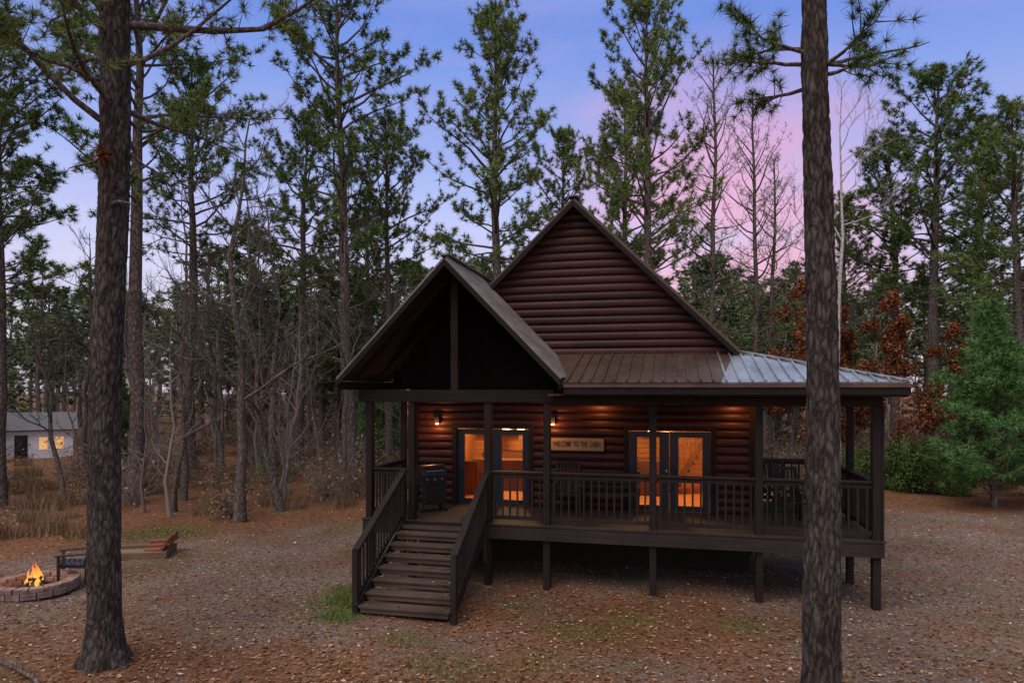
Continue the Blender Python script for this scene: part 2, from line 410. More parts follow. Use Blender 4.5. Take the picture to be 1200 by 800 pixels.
# doors
fr = B(); gl = B(); tr = B(); hd = B()
leaves_ = [(-5.12, -4.22, -4.94, -4.44), (-4.21, -3.31, -4.0, -3.47), (-.92, -.01, -.74, -.23), (0.0, .91, .2, .73)]
for (a, c, ga, gb) in leaves_:
    y0, y1 = W-.01, W+.04
    fr.box(a, ga, y0, y1, 1.32, 3.15); fr.box(gb, c, y0, y1, 1.32, 3.15)
    fr.box(ga, gb, y0+.002, y1, 1.32, 1.44); fr.box(ga, gb, y0+.002, y1, 3.02, 3.15)
    for (p, q, r_, s_) in ((ga-.03, ga, 1.41, 3.05), (gb, gb+.03, 1.41, 3.05)): fr.box(p, q, y0-.014, y0-.001, r_, s_)
    fr.box(ga, gb, y0-.014, y0-.001, 1.41, 1.44); fr.box(ga, gb, y0-.014, y0-.001, 3.02, 3.05)
    gl.box(ga, gb, W+.012, W+.018, 1.44, 3.02)
for (a, c) in doors:
    tr.box(a-.08, a+.035, W-.085, W+.06, 1.3, 3.17); tr.box(c-.035, c+.08, W-.085, W+.06, 1.3, 3.17); tr.box(a-.08, c+.08, W-.088, W+.06, 3.17, 3.28)
hd.cyl((-4.28, W-.08, 2.25), (-4.28, W-.01, 2.25), .03, .03); hd.cyl((-.07, W-.08, 2.25), (-.07, W-.01, 2.25), .03, .03)
fr.obj("door_leaves", M['door'], cabin, .004); gl.obj("door_glass", M['glass'], cabin); tr.obj("door_trim", M['wz'], cabin, .005); hd.obj("door_knobs", M['steel'], cabin)

# deck
dk = B(); YF = 13.93
yy = YF-.02
k = 0
while yy < W-.08:
    dk.box(-6.62, 3.93, yy, yy+.135, DT-.035, DT+(.002 if k % 2 else 0)); yy += .142; k += 1
while yy < 18.3:
    dk.box(1.9, 3.93, yy, yy+.135, DT-.035, DT); yy += .142
dk.obj("deck_boards", wood("deck_board_wood", (.013, .009, .007), (.042, .029, .022), 'X'), cabin, .003)
fb = B()
fb.box(-6.6, 3.9, YF-.005, YF+.04, .99, DT-.04); fb.box(-6.6, -6.56, YF+.045, W, .99, DT-.04); fb.box(3.86, 3.9, YF+.045, 18.3, .99, DT-.04)
for yy in (14.8, 15.5): fb.box(-6.5, 3.8, yy, yy+.04, 1.0, DT-.04)
fb.obj("deck_fascia", wood("deck_rim_wood", (.010, .0072, .006), (.034, .024, .019), 'X'), cabin, .006)
PX = [-6.49, -5.49, -3.77, -2.5, -.33, 1.7, 3.79]
ps = B()
for x_ in PX:
    top = 3.85 if x_ < -2.4 else 3.80
    ps.box(x_-.07, x_+.07, 13.95+.05, 14.19, -.1, top)
for y_ in (16.0, 18.15): ps.box(3.72, 3.86, y_-.07, y_+.07, -.1, 3.8)
ps.box(-6.56, -6.42, 16.0, 16.13, -.1, 3.85); ps.box(1.9, 2.04, 18.08, 18.22, -.1, 3.8)
ps.box(3.865, 3.92, 14.02, 14.17, 1.31, 3.8)
ps.obj("porch_posts", M['wz'], cabin, .01)
bm_ = B()
bm_.box(-2.42, 3.9, 14.0, 14.18, 3.802, 3.995); bm_.box(3.70, 3.88, 14.19, 18.3, 3.802, 3.99)
bm_.box(-6.72, -2.32, 13.97, 14.22, 3.852, 4.12)
bm_.box(-6.58, -6.40, 14.23, W-.1, 3.86, 4.1)
bm_.obj("porch_beams", M['wx'], cabin, .012)
kp = B(); kp.box(-4.6, -4.44, 14.03, 14.17, 4.122, 6.62); kp.obj("king_post", M['wz'], cabin, .01)
ce = B(); ce.box(-2.4, 4.1, 13.6, W-.09, 4.0, 4.04); ce.box(1.9, 4.1, W-.08, 18.7, 4.0, 4.04)
ce.obj("porch_ceiling", wood("porch_ceiling_wood", (.025, .012, .008), (.075, .038, .022), 'X'), cabin)
cg = B()
for yq in np.arange(13.8, 16.1, .14): cg.box(-2.38, 4.05, yq, yq+.008, 3.996, 3.9995)
cg.obj("ceiling_board_gaps", M['black'], cabin)
# railing
def railing(Bd, p0, p1, z=DT, h=1.08, sp_=.155, z1=None):
    p0 = Vector((*p0, z)); p1 = Vector((*p1, z if z1 is None else z1)); d = p1-p0; n_ = max(1, int(Vector((d.x, d.y)).length/sp_))
    up = Vector((0, 0, 1))
    Bd.beam(p0+up*(h+.0), p1+up*(h+.0), .13, .038); Bd.beam(p0+up*(h-.075), p1+up*(h-.075), .04, .085)
    Bd.beam(p0+up*.12, p1+up*.12, .04, .085)
    for i in range(n_):
        c = p0+d*((i+.5)/n_)
        Bd.box(c.x-.019, c.x+.019, c.y-.019, c.y+.019, c.z+.14, c.z+h-.03)
ra = B(); yr = 14.09
for a, c in ((-6.49, -5.49), (-3.77, -2.5), (-2.5, -.33), (-.33, 1.7), (1.7, 3.79)):
    railing(ra, (a+.072, yr), (c-.072, yr))
railing(ra, (-6.49, 14.2), (-6.49, 16.0)); railing(ra, (3.79, 14.2), (3.79, 15.93)); railing(ra, (3.79, 16.07), (3.79, 18.08)); railing(ra, (2.04, 18.15), (3.72, 18.15))
ra.obj("porch_railing", M['rail'], cabin, .004)
# stairs
st = B(); sr = B(); nst = 8; X0, X1 = -5.56, -3.84; YS = 11.6
rise = DT/nst; run = (YF-YS)/nst
for k in range(nst):
    z_ = rise*(k+1)-(.0 if k < nst-1 else .002); y_ = YS+run*k
    if k == nst-1: continue
    for q_ in (0, 1):
        st.box(X0-.02, X1+.02, y_-.02+q_*(run/2+.012), y_-.02+q_*(run/2+.012)+run/2+.004, z_-.04, z_)
for k in range(nst):
    y_ = YS+run*k
    st.box(X0+.01, X1-.01, y_+.012, y_+.03, rise*k+.03, rise*(k+1)-.045)
st.obj("stair_treads", M['tread'], cabin, .006)
lx = rg.uniform(X0, X1, 90); lk = rg.randint(0, 7, 90); ly = YS+run*lk+rg.uniform(.0, run*.8, 90)
o = leaves("stair_leaves", lx, ly, rise*(lk+1)*1.0, rg); o.parent = cabin; o.location = -cabin.location
for x_ in (X0, X1):
    s2 = 1 if x_ == X1 else -1
    sr.beam((x_+s2*.045, YS, .06), (x_+s2*.045, YF, DT-.11), .04, .26)
    sr.box(x_+s2*.09-.05, x_+s2*.09+.05, YS-.02, YS+.08, -.1, 1.2)
    sr.box(x_+s2*.07-.05, x_+s2*.07+.05, YF-.12, YF-.02, .5, 2.38)
    railing(sr, (x_+s2*.09, YS+.03), (x_+s2*.07, YF-.03), .12, 1.05, .13, DT+.02)
sr.obj("stair_railing", M['rail'], cabin, .005)

# roofs
rb = B(); rs = B(); rg_ = B(); un = B()
yt = 16.2
rb.slab([(-2.10, 13.5, 4.27), (.95, 13.5, 4.27), (1.42, yt, 4.972), (-2.72, yt, 4.972)], .05)
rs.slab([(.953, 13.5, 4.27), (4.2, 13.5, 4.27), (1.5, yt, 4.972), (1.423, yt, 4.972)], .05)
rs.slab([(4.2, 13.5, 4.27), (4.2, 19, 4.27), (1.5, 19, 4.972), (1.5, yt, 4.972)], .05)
x_ = -2.0
while x_ < 4.15:
    ytop = min(yt, 13.5+(4.2-x_))
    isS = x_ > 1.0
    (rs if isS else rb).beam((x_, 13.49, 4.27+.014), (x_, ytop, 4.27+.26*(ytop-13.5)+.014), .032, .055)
    x_ += .235
y_ = 13.6
while y_ < 19:
    xt = 4.2-min(2.7, y_-13.5)
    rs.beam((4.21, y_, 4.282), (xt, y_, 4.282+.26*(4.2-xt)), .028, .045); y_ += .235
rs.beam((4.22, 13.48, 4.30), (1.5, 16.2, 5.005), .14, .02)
def zm(dx): return 8.61-.975*abs(dx)
yr0, yr1 = 15.85, 23.5
rb.slab([(-2.2, yr0, 8.61), (1.9, yr0, zm(4.1)), (1.9, yr1, zm(4.1)), (-2.2, yr1, 8.61)], .05)
rb.slab([(-2.2, yr1, 8.61), (-6.0, yr1, zm(3.8)), (-6.0, yr0, zm(3.8)), (-2.2, yr0, 8.61)], .05)
for yq in np.arange(yr0+.12, yr1, .235):
    rb.beam((-2.2, yq, 8.62), (1.9, yq, zm(4.1)+.01), .028, .045)
rb.beam((-2.2, yr0-.01, 8.64), (-2.2, yr1, 8.64), .22, .03)
rb.obj("bronze_metal_roof", M['roof_b'], cabin)
rs.obj("sky_sheen_metal_roof", M['roof_s'], cabin)
GX = -4.52; GZ = 6.88; sl = 1.03
y0g, y1g = 13.38, 23.4
rg_.slab([(GX, y0g, GZ), (-2.08, y0g, GZ-sl*2.44), (-2.08, W-.02, GZ-sl*2.44), (GX, W-.02, GZ)], .05)
rg_.slab([(GX, W-.02, GZ), (-3.9, W-.02, GZ-sl*.62), (-3.9, y1g, GZ-sl*.62), (GX, y1g, GZ)], .05)
rg_.slab([(GX, y1g, GZ), (-6.96, y1g, GZ-sl*2.44), (-6.96, y0g, GZ-sl*2.44), (GX, y0g, GZ)], .05)
for yq in np.arange(y0g+.1, W-.05, .27):
    rg_.beam((GX, yq, GZ+.012), (-2.08, yq, GZ-sl*2.44+.012), .03, .05)
for yq in np.arange(y0g+.1, y1g, .27):
    rg_.beam((GX, yq, GZ+.012), (-6.96, yq, GZ-sl*2.44+.012), .03, .05)
rg_.beam((GX, y0g-.01, GZ+.03), (GX, y1g, GZ+.03), .2, .03)
rg_.obj("porch_gable_roof", M['roof_g'], cabin)
un.slab([(GX, y0g+.03, GZ-.075), (-2.12, y0g+.03, GZ-.075-sl*2.40), (-2.12, W-.1, GZ-.075-sl*2.40), (GX, W-.1, GZ-.075)], .03)
un.slab([(GX, W-.1, GZ-.075), (-6.92, W-.1, GZ-.075-sl*2.40), (-6.92, y0g+.03, GZ-.075-sl*2.40), (GX, y0g+.03, GZ-.075)], .03)
un.slab([(-2.2, yr0+.03, 8.535), (1.86, yr0+.03, zm(4.06)-.075), (1.86, W-.06, zm(4.06)-.075), (-2.2, W-.06, 8.535)], .03)
un.slab([(-2.2, W-.06, 8.535), (-5.9, W-.06, zm(3.7)-.075), (-5.9, yr0+.03, zm(3.7)-.075), (-2.2, yr0+.03, 8.535)], .03)
un.obj("roof_soffit", M['wy'], cabin)
bb = B()
def rake(Bd, x0, z0, x1, z1, y, h=.17, t=.035):
    b0 = len(Bd.v)
    for yy in (y, y+t):
        Bd.v += [(x0, yy, z0-.055), (x1, yy, z1-.055), (x1, yy, z1-.055-h), (x0, yy, z0-.055-h)]
    Bd.f += [(b0, b0+1, b0+2, b0+3), (b0+7, b0+6, b0+5, b0+4), (b0, b0+4, b0+5, b0+1), (b0+1, b0+5, b0+6, b0+2), (b0+2, b0+6, b0+7, b0+3), (b0+3, b0+7, b0+4, b0)]
rake(bb, GX, GZ, -2.1, GZ-sl*2.42, y0g-.01, .15); rake(bb, GX, GZ, -6.94, GZ-sl*2.42, y0g-.01, .15)
rake(bb, -2.2, 8.61, 1.88, zm(4.08), yr0-.01, .15); rake(bb, -2.2, 8.61, -5.9, zm(3.7), yr0-.01, .15)
rake(bb, GX, GZ-.05, -2.3, GZ-.05-sl*2.22, 14.04, .16, .12); rake(bb, GX, GZ-.05, -6.74, GZ-.05-sl*2.22, 14.04, .16, .12)
bb.box(-2.06, 4.2, 13.46, 13.495, 4.03, 4.215); bb.box(4.165, 4.2, 13.5, 19, 4.03, 4.215)
bb.box(-6.94, -6.9, y0g+.03, 23.3, 4.12, 4.3); bb.box(-2.14, -2.10, y0g+.03, 13.45, 4.12, 4.3)
bb.box(-2.1, 4.16, 13.5, 13.62, 4.0, 4.03)
bb.obj("barge_boards_and_fascia", M['wx'], cabin, .006)
ge = B(); ge.box(-2.06, 4.22, 13.43, 13.458, 4.17, 4.235)
ge.obj("eave_drip_edge", M['roof_b'], cabin)
# lights: two sconces beside the doors, and small shaded lamps under the porch ceiling near the wall
lf = B(); lg = B()
for (x_, z_) in ((-5.62, 3.3), (-2.72, 3.32)):
    lf.box(x_-.06, x_+.06, W-.16, W-.06, z_-.02, z_+.14); lf.box(x_-.04, x_+.04, W-.1, W-.05, z_+.14, z_+.2)
    lg.cyl((x_, W-.115, z_-.035), (x_, W-.115, z_-.021), .035, .04, 10)
    lamp("sconce_light", 'POINT', (x_, W-.27, z_-.05), 13, (1, .36, .10), cabin, .03)
for (x_, y_) in ((-1.6, 15.86), (1.42, 15.86), (3.0, 16.9)):
    lf.cyl((x_, y_, 3.90), (x_, y_, 3.998), .03, .03, 10); lf.cyl((x_, y_, 3.80), (x_, y_, 3.90), .13, .035, 18, False)
    lg.cyl((x_, y_, 3.80), (x_, y_, 3.85), .045, .04, 12)
    lamp("porch_light", 'POINT', (x_, y_-.02, 3.755), 12, (1, .36, .10), cabin, .03)
lf.obj("light_housings", M['black'], cabin); lg.obj("light_lenses", M['lampglass'], cabin)

# ------------------------------------------------------------------ sign
sign = empty("welcome_sign", (-2.14, W-.1, 2.83))
b2 = B(); b2.box(-2.78, -1.5, W-.1, W-.07, 2.68, 2.98); b2.obj("sign_board", wood("sign_wood", (.20, .12, .05), (.38, .25, .12), 'X'), sign, .005)
b2 = B()
for (a, c, d, e) in ((-2.8, -1.48, 2.98, 3.01), (-2.8, -1.48, 2.65, 2.68)): b2.box(a, c, W-.105, W-.065, d, e)
b2.box(-2.8, -2.775, W-.105, W-.065, 2.68, 2.98); b2.box(-1.505, -1.48, W-.105, W-.065, 2.68, 2.98)
b2.obj("sign_frame", M['wx'], sign)
tx = bpy.data.curves.new("letters", 'FONT'); tx.body = "WELCOME  TO  THE  CABIN"; tx.size = .17; tx.align_x = 'CENTER'; tx.align_y = 'CENTER'; tx.extrude = .003; tx.offset = .0015
to = bpy.data.objects.new("letters", tx); COL.objects.link(to); tx.materials.append(M['black']); to.parent = sign
to.location = (0, -.006, 0); to.rotation_euler = (math.radians(90), 0, 0); to.scale = (.52, 1, 1)

# ------------------------------------------------------------------ porch furniture
def chair(name, loc, rotz, mat, w=.6):
    e = empty(name, loc); P = B()
    for sx in (-1, 1):
        P.box(sx*(w/2)-.025, sx*(w/2)+.025, -.28, -.22, 0, .62); P.box(sx*(w/2)-.025, sx*(w/2)+.025, .22, .28, 0, .5)
        P.box(sx*(w/2)-.05, sx*(w/2)+.05, -.32, .28, .62, .645)
        P.beam((sx*(w/2-.03), .2, .38), (sx*(w/2-.03), .42, 1.1), .045, .045)
        P.beam((sx*(w/2-.03), -.28, .42), (sx*(w/2-.03), .25, .36), .04, .07)
    for i in range(6): y = -.27+i*.09; P.box(-w/2+.02, w/2-.02, y, y+.075, .44-.012*i, .46-.012*i)
    for i in range(7): x = -w/2+.06+i*(w-.12)/6; P.beam((x, .22, .4), (x, .40, 1.05), .055, .018, (0, 1, 0))
    P.beam((-w/2+.02, .42, 1.1), (w/2-.02, .42, 1.1), .05, .07); P.beam((-w/2+.02, .23, .42), (w/2-.02, .23, .42), .03, .06)
    o = P.obj("frame", mat, None, .005); o.parent = e
    e.rotation_euler = (0, 0, rotz); return e
chair("patio_chair", (-2.3, 15.6, DT), 0.1, M['furn'])
chair("patio_chair", (2.55, 15.5, DT), .3, M['furn']); chair("patio_chair", (3.2, 16.6, DT), -.8, M['furn']); chair("patio_chair", (2.5, 17.3, DT), .2, M['furn'])
e = empty("patio_bench", (-1.35, 15.75, DT)); P = B()
for x in (-.65, .65): P.box(x-.03, x+.03, -.2, -.14, 0, .6); P.box(x-.03, x+.03, .16, .22, 0, .95); P.box(x-.035, x+.035, -.24, .2, .6, .63)
for i in range(5): P.box(-.66, .66, -.2+i*.08, -.2+i*.08+.065, .42, .445)
for i in range(4): P.box(-.62, .62, .17, .19, .55+i*.1, .62+i*.1)
P.obj("frame", M['furn'], None, .004).parent = e
e = empty("patio_table", (3.05, 15.3, DT)); P = B(); P.cyl((0, 0, .7), (0, 0, .74), .42, .42, 28)
for a in range(4): t = a*1.571+.78; P.beam((.3*math.cos(t), .3*math.sin(t), 0), (.16*math.cos(t), .16*math.sin(t), .7), .045, .045)
P.obj("top_and_legs", M['furn'], None, .004).parent = e
# grill
e = empty("barbecue_grill", (-5.42, 15.1, DT)); P = B(); nn = 14
P.box(-.30, .30, -.22, .22, .62, .84); P.box(-.52, -.31, -.2, .2, .80, .83); P.box(.31, .52, -.2, .2, .80, .83)
P.box(-.29, -.25, -.2, -.16, .06, .62); P.box(.25, .29, -.2, -.16, .06, .62); P.box(-.29, -.25, .16, .2, .06, .62); P.box(.25, .29, .16, .2, .06, .62)
P.box(-.3, .3, -.2, .2, .18, .21); P.box(-.24, .24, -.215, -.2, .22, .6)
b0 = len(P.v)
for sx in (-.30, .30):
    for i in range(nn+1): t = math.pi*i/nn; P.v.append((sx, .22*math.cos(t), .845+.24*math.sin(t)))
for i in range(nn): P.f.append((b0+i, b0+i+1, b0+nn+2+i, b0+nn+1+i))
P.f.append(tuple(range(b0, b0+nn+1))); P.f.append(tuple(range(b0+nn+1, b0+2*nn+2)))
for sx in (-.3, .3): P.cyl((sx-.02, .18, .08), (sx+.02, .18, .08), .08, .08, 16); P.cyl((sx-.02, -.18, .06), (sx+.02, -.18, .06), .06, .06, 14)
P.obj("body", M['black'], None, .006).parent = e
P = B(); P.cyl((-.22, -.25, .95), (.22, -.25, .95), .014, .014, 10); P.cyl((-.2, -.25, .95), (-.2, -.17, .97), .01, .01, 8); P.cyl((.2, -.25, .95), (.2, -.17, .97), .01, .01, 8)
for x in (-.18, 0, .18): P.cyl((x, -.25, .76), (x, -.22, .76), .028, .03, 12)
P.obj("handle_and_knobs", M['steel'], None).parent = e
e.rotation_euler = (0, 0, .7)

# ------------------------------------------------------------------ fire pit
FPX, FPY = -12.75, 11.5
fp = empty("fire_pit", (FPX, FPY, 0)); P = B()
rr = random.Random(4)
for ring, (r0, r1, z0, z1, n_) in enumerate(((.56, .80, 0, .12, 18), (.58, .79, .123, .22, 18))):
    for i in range(n_):
        a0 = 2*math.pi*(i+ring*.5)/n_+.015; a1 = 2*math.pi*(i+1+ring*.5)/n_-.015; j = rr.uniform(-.015, .015)
        b0 = len(P.v)
        for z_ in (z0, z1):
            for (r_, a_) in ((r0+j, a0), (r1+j, a0), (r1+j, a1), (r0+j, a1)): P.v.append((FPX+r_*math.cos(a_), FPY+r_*math.sin(a_), z_+(rr.uniform(-.008, .008) if z_ == z1 and ring else 0)))
        P.f += [(b0, b0+3, b0+2, b0+1), (b0+4, b0+5, b0+6, b0+7), (b0, b0+1, b0+5, b0+4), (b0+1, b0+2, b0+6, b0+5), (b0+2, b0+3, b0+7, b0+6), (b0+3, b0, b0+4, b0+7)]
P.obj("stone_ring", plain("fire_pit_stone", (.17, .115, .10), .85, 0, .45, 9), fp, .012)
P = B(); P.cyl((FPX, FPY, .0), (FPX, FPY, .05), .55, .5, 24); P.obj("ash_bed", plain("ash", (.03, .027, .025), .95), fp)
P = B()
for i in range(7):
    a = i*.9; P.cyl((FPX+.3*math.cos(a), FPY+.3*math.sin(a), .07), (FPX-.12*math.cos(a+.4), FPY-.12*math.sin(a+.4), .25), .045, .035, 9)
P.obj("firewood", plain("charred_wood", (.02, .014, .01), .9), fp)
def flame_mat():
    m = bpy.data.materials.new("flame"); m.use_nodes = True; nt = m.node_tree; nt.nodes.clear()
    o = nt.nodes.new("ShaderNodeOutputMaterial"); em = nt.nodes.new("ShaderNodeEmission")
    tc = nt.nodes.new("ShaderNodeTexCoord"); sp = nt.nodes.new("ShaderNodeSeparateXYZ"); L(nt, tc.outputs["Object"], sp.inputs[0])
    L(nt, ramp(nt, sp.outputs[2], [(.1, (1, .50, .12)), (.35, (1, .30, .04)), (.6, (.9, .12, .01))]), em.inputs[0]); em.inputs[1].default_value = 1.7
    t = nt.nodes.new("ShaderNodeBsdfTransparent"); mx = nt.nodes.new("ShaderNodeMixShader"); mx.inputs[0].default_value = .55
    L(nt, t.outputs[0], mx.inputs[1]); L(nt, em.outputs[0], mx.inputs[2]); L(nt, mx.outputs[0], o.inputs[0]); return m
P = B()
for i in range(15):
    ox, oy = rr.gauss(0, .09), rr.gauss(0, .07); H = rr.uniform(.18, .48)*(1-1.6*min(.5, abs(ox))); ph = rr.uniform(0, 6); wf = rr.uniform(.5, 1)
    f_ = lambda t: .045*wf*(math.sin(math.pi*min(1, t*.75+.25)))*(1-t)**.6*1.3
    g_ = lambda t: Vector((FPX+ox*(1-.5*t)+.05*math.sin(ph+5*t)*t, FPY+oy*(1-.5*t)+.03*math.cos(ph+4*t)*t, .12+H*t))
    for k in range(7):
        t0, t1 = k/7, (k+1)/7
        P.cyl(g_(t0), g_(t1), f_(t0), max(.002, f_(t1)), 8, False)
P.obj("flames", flame_mat(), fp, 0, True)
lamp("fire_glow", 'POINT', (FPX, FPY, .42), 22, (1, .42, .12), fp, .15)
ac = chair("adirondack_chair", (-12.48, 12.2, 0), -.9, M['black'], .62)
# timber horseshoe pit
hp = empty("horseshoe_pit", (-12.95, 14.5, 0)); P = B()
P.box(-.8, .8, -.5, -.4, 0, .16); P.box(-.8, .8, .4, .5, 0, .16); P.box(-.8, -.7, -.4, .4, 0, .16); P.box(.7, .8, -.4, .4, 0, .16)
o = P.obj("timber_frame", wood("old_timber", (.07, .04, .022), (.18, .11, .07), 'X'), None, .01); o.parent = hp
P = B()
for i in range(6): P.beam((.62+.0, -.42+i*.16, .08), (.86, -.42+i*.16, .50+.03*math.sin(i*2)), .13, .04, (1, 0, 0))
P.beam((.83, -.5, .32), (.83, .46, .32), .05, .07)
for i in range(3): P.box(.25+.0, .62, -.38+i*.27, -.17+i*.27, .165, .20+.05*i)
o = P.obj("backboard", wood("red_cedar_plank", (.10, .032, .016), (.24, .09, .045), 'Z'), None, .006); o.parent = hp
P = B(); P.box(-.7, .7, -.4, .4, 0, .07); o = P.obj("sand", plain("pit_sand", (.16, .11, .08), .95, 0, .3, 15), None); o.parent = hp
hp.rotation_euler = (0, 0, .45)

# ------------------------------------------------------------------ distant white house
wh = empty("white_house", (HX, HY, -1.27)); P = B(); P.box(-2.6, 2.6, -2.2, 2.2, 0, 2.5)
b0 = len(P.v); P.v += [(-2.6, -2.2, 2.5), (-2.6, 2.2, 2.5), (-2.6, 0, 3.5), (2.6, -2.2, 2.5), (2.6, 2.2, 2.5), (2.6, 0, 3.5)]; P.f += [(b0, b0+1, b0+2), (b0+3, b0+5, b0+4)]
P.obj("walls", plain("white_siding", (.72, .74, .78), .6, 0, .08), None).parent = wh
P = B(); P.slab([(-2.9, -2.6, 2.38), (2.9, -2.6, 2.38), (2.9, 0, 3.6), (-2.9, 0, 3.6)], .1); P.slab([(-2.9, 0, 3.6), (2.9, 0, 3.6), (2.9, 2.6, 2.38), (-2.9, 2.6, 2.38)], .1)
P.obj("roof", plain("roof_shingles", (.10, .10, .11), .8), None).parent = wh
P = B(); P.box(.5, 1.0, -2.24, -2.21, .9, 1.8); P.box(1.5, 2.0, -2.24, -2.21, .9, 1.8)
P.obj("lit_windows", plain("lit_window", (.8, .5, .2), .5, 0, .1, 4, (1, .55, .2), .5), None).parent = wh
P = B(); P.box(-1.0, -.2, -2.24, -2.21, 0, 2.0); P.box(-2.2, -1.6, -2.24, -2.21, .9, 1.8); P.obj("door_and_window", M['black'], None).parent = wh
wh.rotation_euler = (0, 0, .82)

# ------------------------------------------------------------------ trees
def bark_mat(name, crack, plate, light):
    m, nt, b = new_mat(name)
    v = nt.nodes.new("ShaderNodeTexVoronoi"); v.feature = 'DISTANCE_TO_EDGE'; v.inputs["Scale"].default_value = 1
    wv = noise(nt, coords(nt), 5, 2)
    mp = coords(nt, (13, 13, 4.5)); va = nt.nodes.new("ShaderNodeVectorMath"); va.operation = 'ADD'
    L(nt, mp, va.inputs[0]); L(nt, wv, va.inputs[1]); L(nt, va.outputs[0], v.inputs["Vector"])
    n1 = noise(nt, coords(nt, (30, 30, 9)), 1, 3, .7)
    f = mth(nt, 'ADD', mth(nt, 'MULTIPLY', v.outputs["Distance"], 1.6), mth(nt, 'MULTIPLY', n1, .45))
    diffuse_out(m, nt, ramp(nt, f, [(.12, crack), (.45, plate), (.95, light)]))
    return m
BARK = bark_mat("pine_bark", (.03, .024, .02), (.11, .09, .076), (.20, .17, .15))
BARE = bark_mat("hardwood_bark", (.035, .03, .025), (.105, .088, .073), (.18, .165, .14))
def flat_bark(name, a, c):
    m, nt, b = new_mat(name); oi = nt.nodes.new("ShaderNodeObjectInfo")
    diffuse_out(m, nt, ramp(nt, oi.outputs["Random"], [(0, a), (1, c)])); return m
FARBARK = flat_bark("haze_tinted_bark", (.11, .09, .074), (.23, .195, .17))  # bark lightened so that its colour carries the haze of the far woods
BIRCH = bark_mat("pale_bark", (.16, .14, .13), (.42, .38, .36), (.6, .56, .53))
def leafm(name, dark, mid, lite, far_=False):
    m, nt, b = new_mat(name)
    g = nt.nodes.new("ShaderNodeNewGeometry"); oi = nt.nodes.new("ShaderNodeObjectInfo")
    if far_: f = mth(nt, 'ADD', mth(nt, 'MULTIPLY', g.outputs["Random Per Island"], .5), .25)
    else: f = mth(nt, 'ADD', mth(nt, 'MULTIPLY', noise(nt, coords(nt), .9, 2), .7), mth(nt, 'MULTIPLY', g.outputs["Random Per Island"], .35))
    f = mth(nt, 'ADD', f, mth(nt, 'MULTIPLY', mth(nt, 'SUBTRACT', oi.outputs["Random"], .5), .22))
    diffuse_out(m, nt, ramp(nt, f, [(.3, dark), (.52, mid), (.8, lite)]))
    return m
NEEDLE = leafm("pine_needles", (.05, .088, .028), (.12, .18, .058), (.24, .29, .10))
FARNEEDLE = leafm("haze_tinted_pine_needles", (.075, .11, .06), (.13, .17, .09), (.21, .25, .13), True)  # distance haze painted into a lighter, duller green
NEEDLE2 = leafm("young_pine_needles", (.035, .10, .032), (.08, .18, .055), (.14, .26, .085))
RUST = leafm("rust_leaves", (.08, .028, .014), (.19, .07, .032), (.31, .145, .07), True)
DRY = leafm("dry_brush", (.09, .06, .035), (.21, .135, .078), (.35, .25, .15), True)
SHRUB = leafm("evergreen_leaves", (.03, .055, .016), (.08, .12, .035), (.14, .19, .055))

def unit(a): return a/np.maximum(1e-9, np.linalg.norm(a, axis=-1, keepdims=True))
class T:
    def __init__(s, seed): s.r = np.random.RandomState(seed); s.V = []; s.F = []; s.I = []; s.n = 0
    def tube(s, P, R, n=6, mi=0):
        P = np.asarray(P, float); k = len(P)
        d = unit(np.gradient(P, axis=0)); ref = np.array([0, 0, 1.]) if abs(d[0][2]) < .8 else np.array([1., 0, 0])
        a = unit(np.cross(d, ref)); b_ = np.cross(d, a)
        t = np.arange(n)*2*np.pi/n
        ring = a[:, None]*np.cos(t)[None, :, None]+b_[:, None]*np.sin(t)[None, :, None]
        V = P[:, None]+ring*np.asarray(R)[:, None, None]
        I = np.arange(k*n).reshape(k, n)+s.n
        F = np.stack([I[:-1], np.roll(I[:-1], -1, 1), np.roll(I[1:], -1, 1), I[1:]], -1).reshape(-1, 4)
        s.V.append(V.reshape(-1, 3)); s.F += F.tolist(); s.I += [mi]*len(F); s.n += k*n
    def tris(s, C, D, K, Ln, w, mi=1, spread=.8, quad=False):
        C = np.repeat(np.asarray(C, float), K, 0); D = np.repeat(unit(np.asarray(D, float)), K, 0)
        d = unit(D*.55+s.r.randn(len(C), 3)*spread); ln = Ln*s.r.uniform(.6, 1.15, (len(C), 1))
        sd = unit(np.cross(d, s.r.randn(len(C), 3)))*w/2
        if quad:
            C = C+s.r.randn(len(C), 3)*Ln*.8
            V = np.stack([C, C+d*ln*.5+sd, C+d*ln, C+d*ln*.5-sd], 1); m_ = 4
        else: V = np.stack([C+sd, C-sd, C+d*ln], 1); m_ = 3
        F = (np.arange(len(C)*m_)+s.n).reshape(-1, m_)
        s.V.append(V.reshape(-1, 3)); s.F += F.tolist(); s.I += [mi]*len(F); s.n += len(C)*m_
    def mesh(s, name, mats):
        me = bpy.data.meshes.new(name); me.from_pydata(np.concatenate(s.V).tolist(), [], s.F)
        for m in mats: me.materials.append(m)
        I = np.array(s.I, dtype=np.int32); me.polygons.foreach_set("material_index", I); me.polygons.foreach_set("use_smooth", (I == 0)); me.update(); return me
def trunk_path(r, H, k=14, wob=.012):
    z = np.linspace(0, H, k); x = np.cumsum(r.randn(k))*wob*H/k*2; y = np.cumsum(r.randn(k))*wob*H/k*2
    x -= x[0]; y -= y[0]; return np.stack([x, y, z], -1)
def interp(P, z): return np.array([np.interp(z, P[:, 2], P[:, 0]), np.interp(z, P[:, 2], P[:, 1]), z])
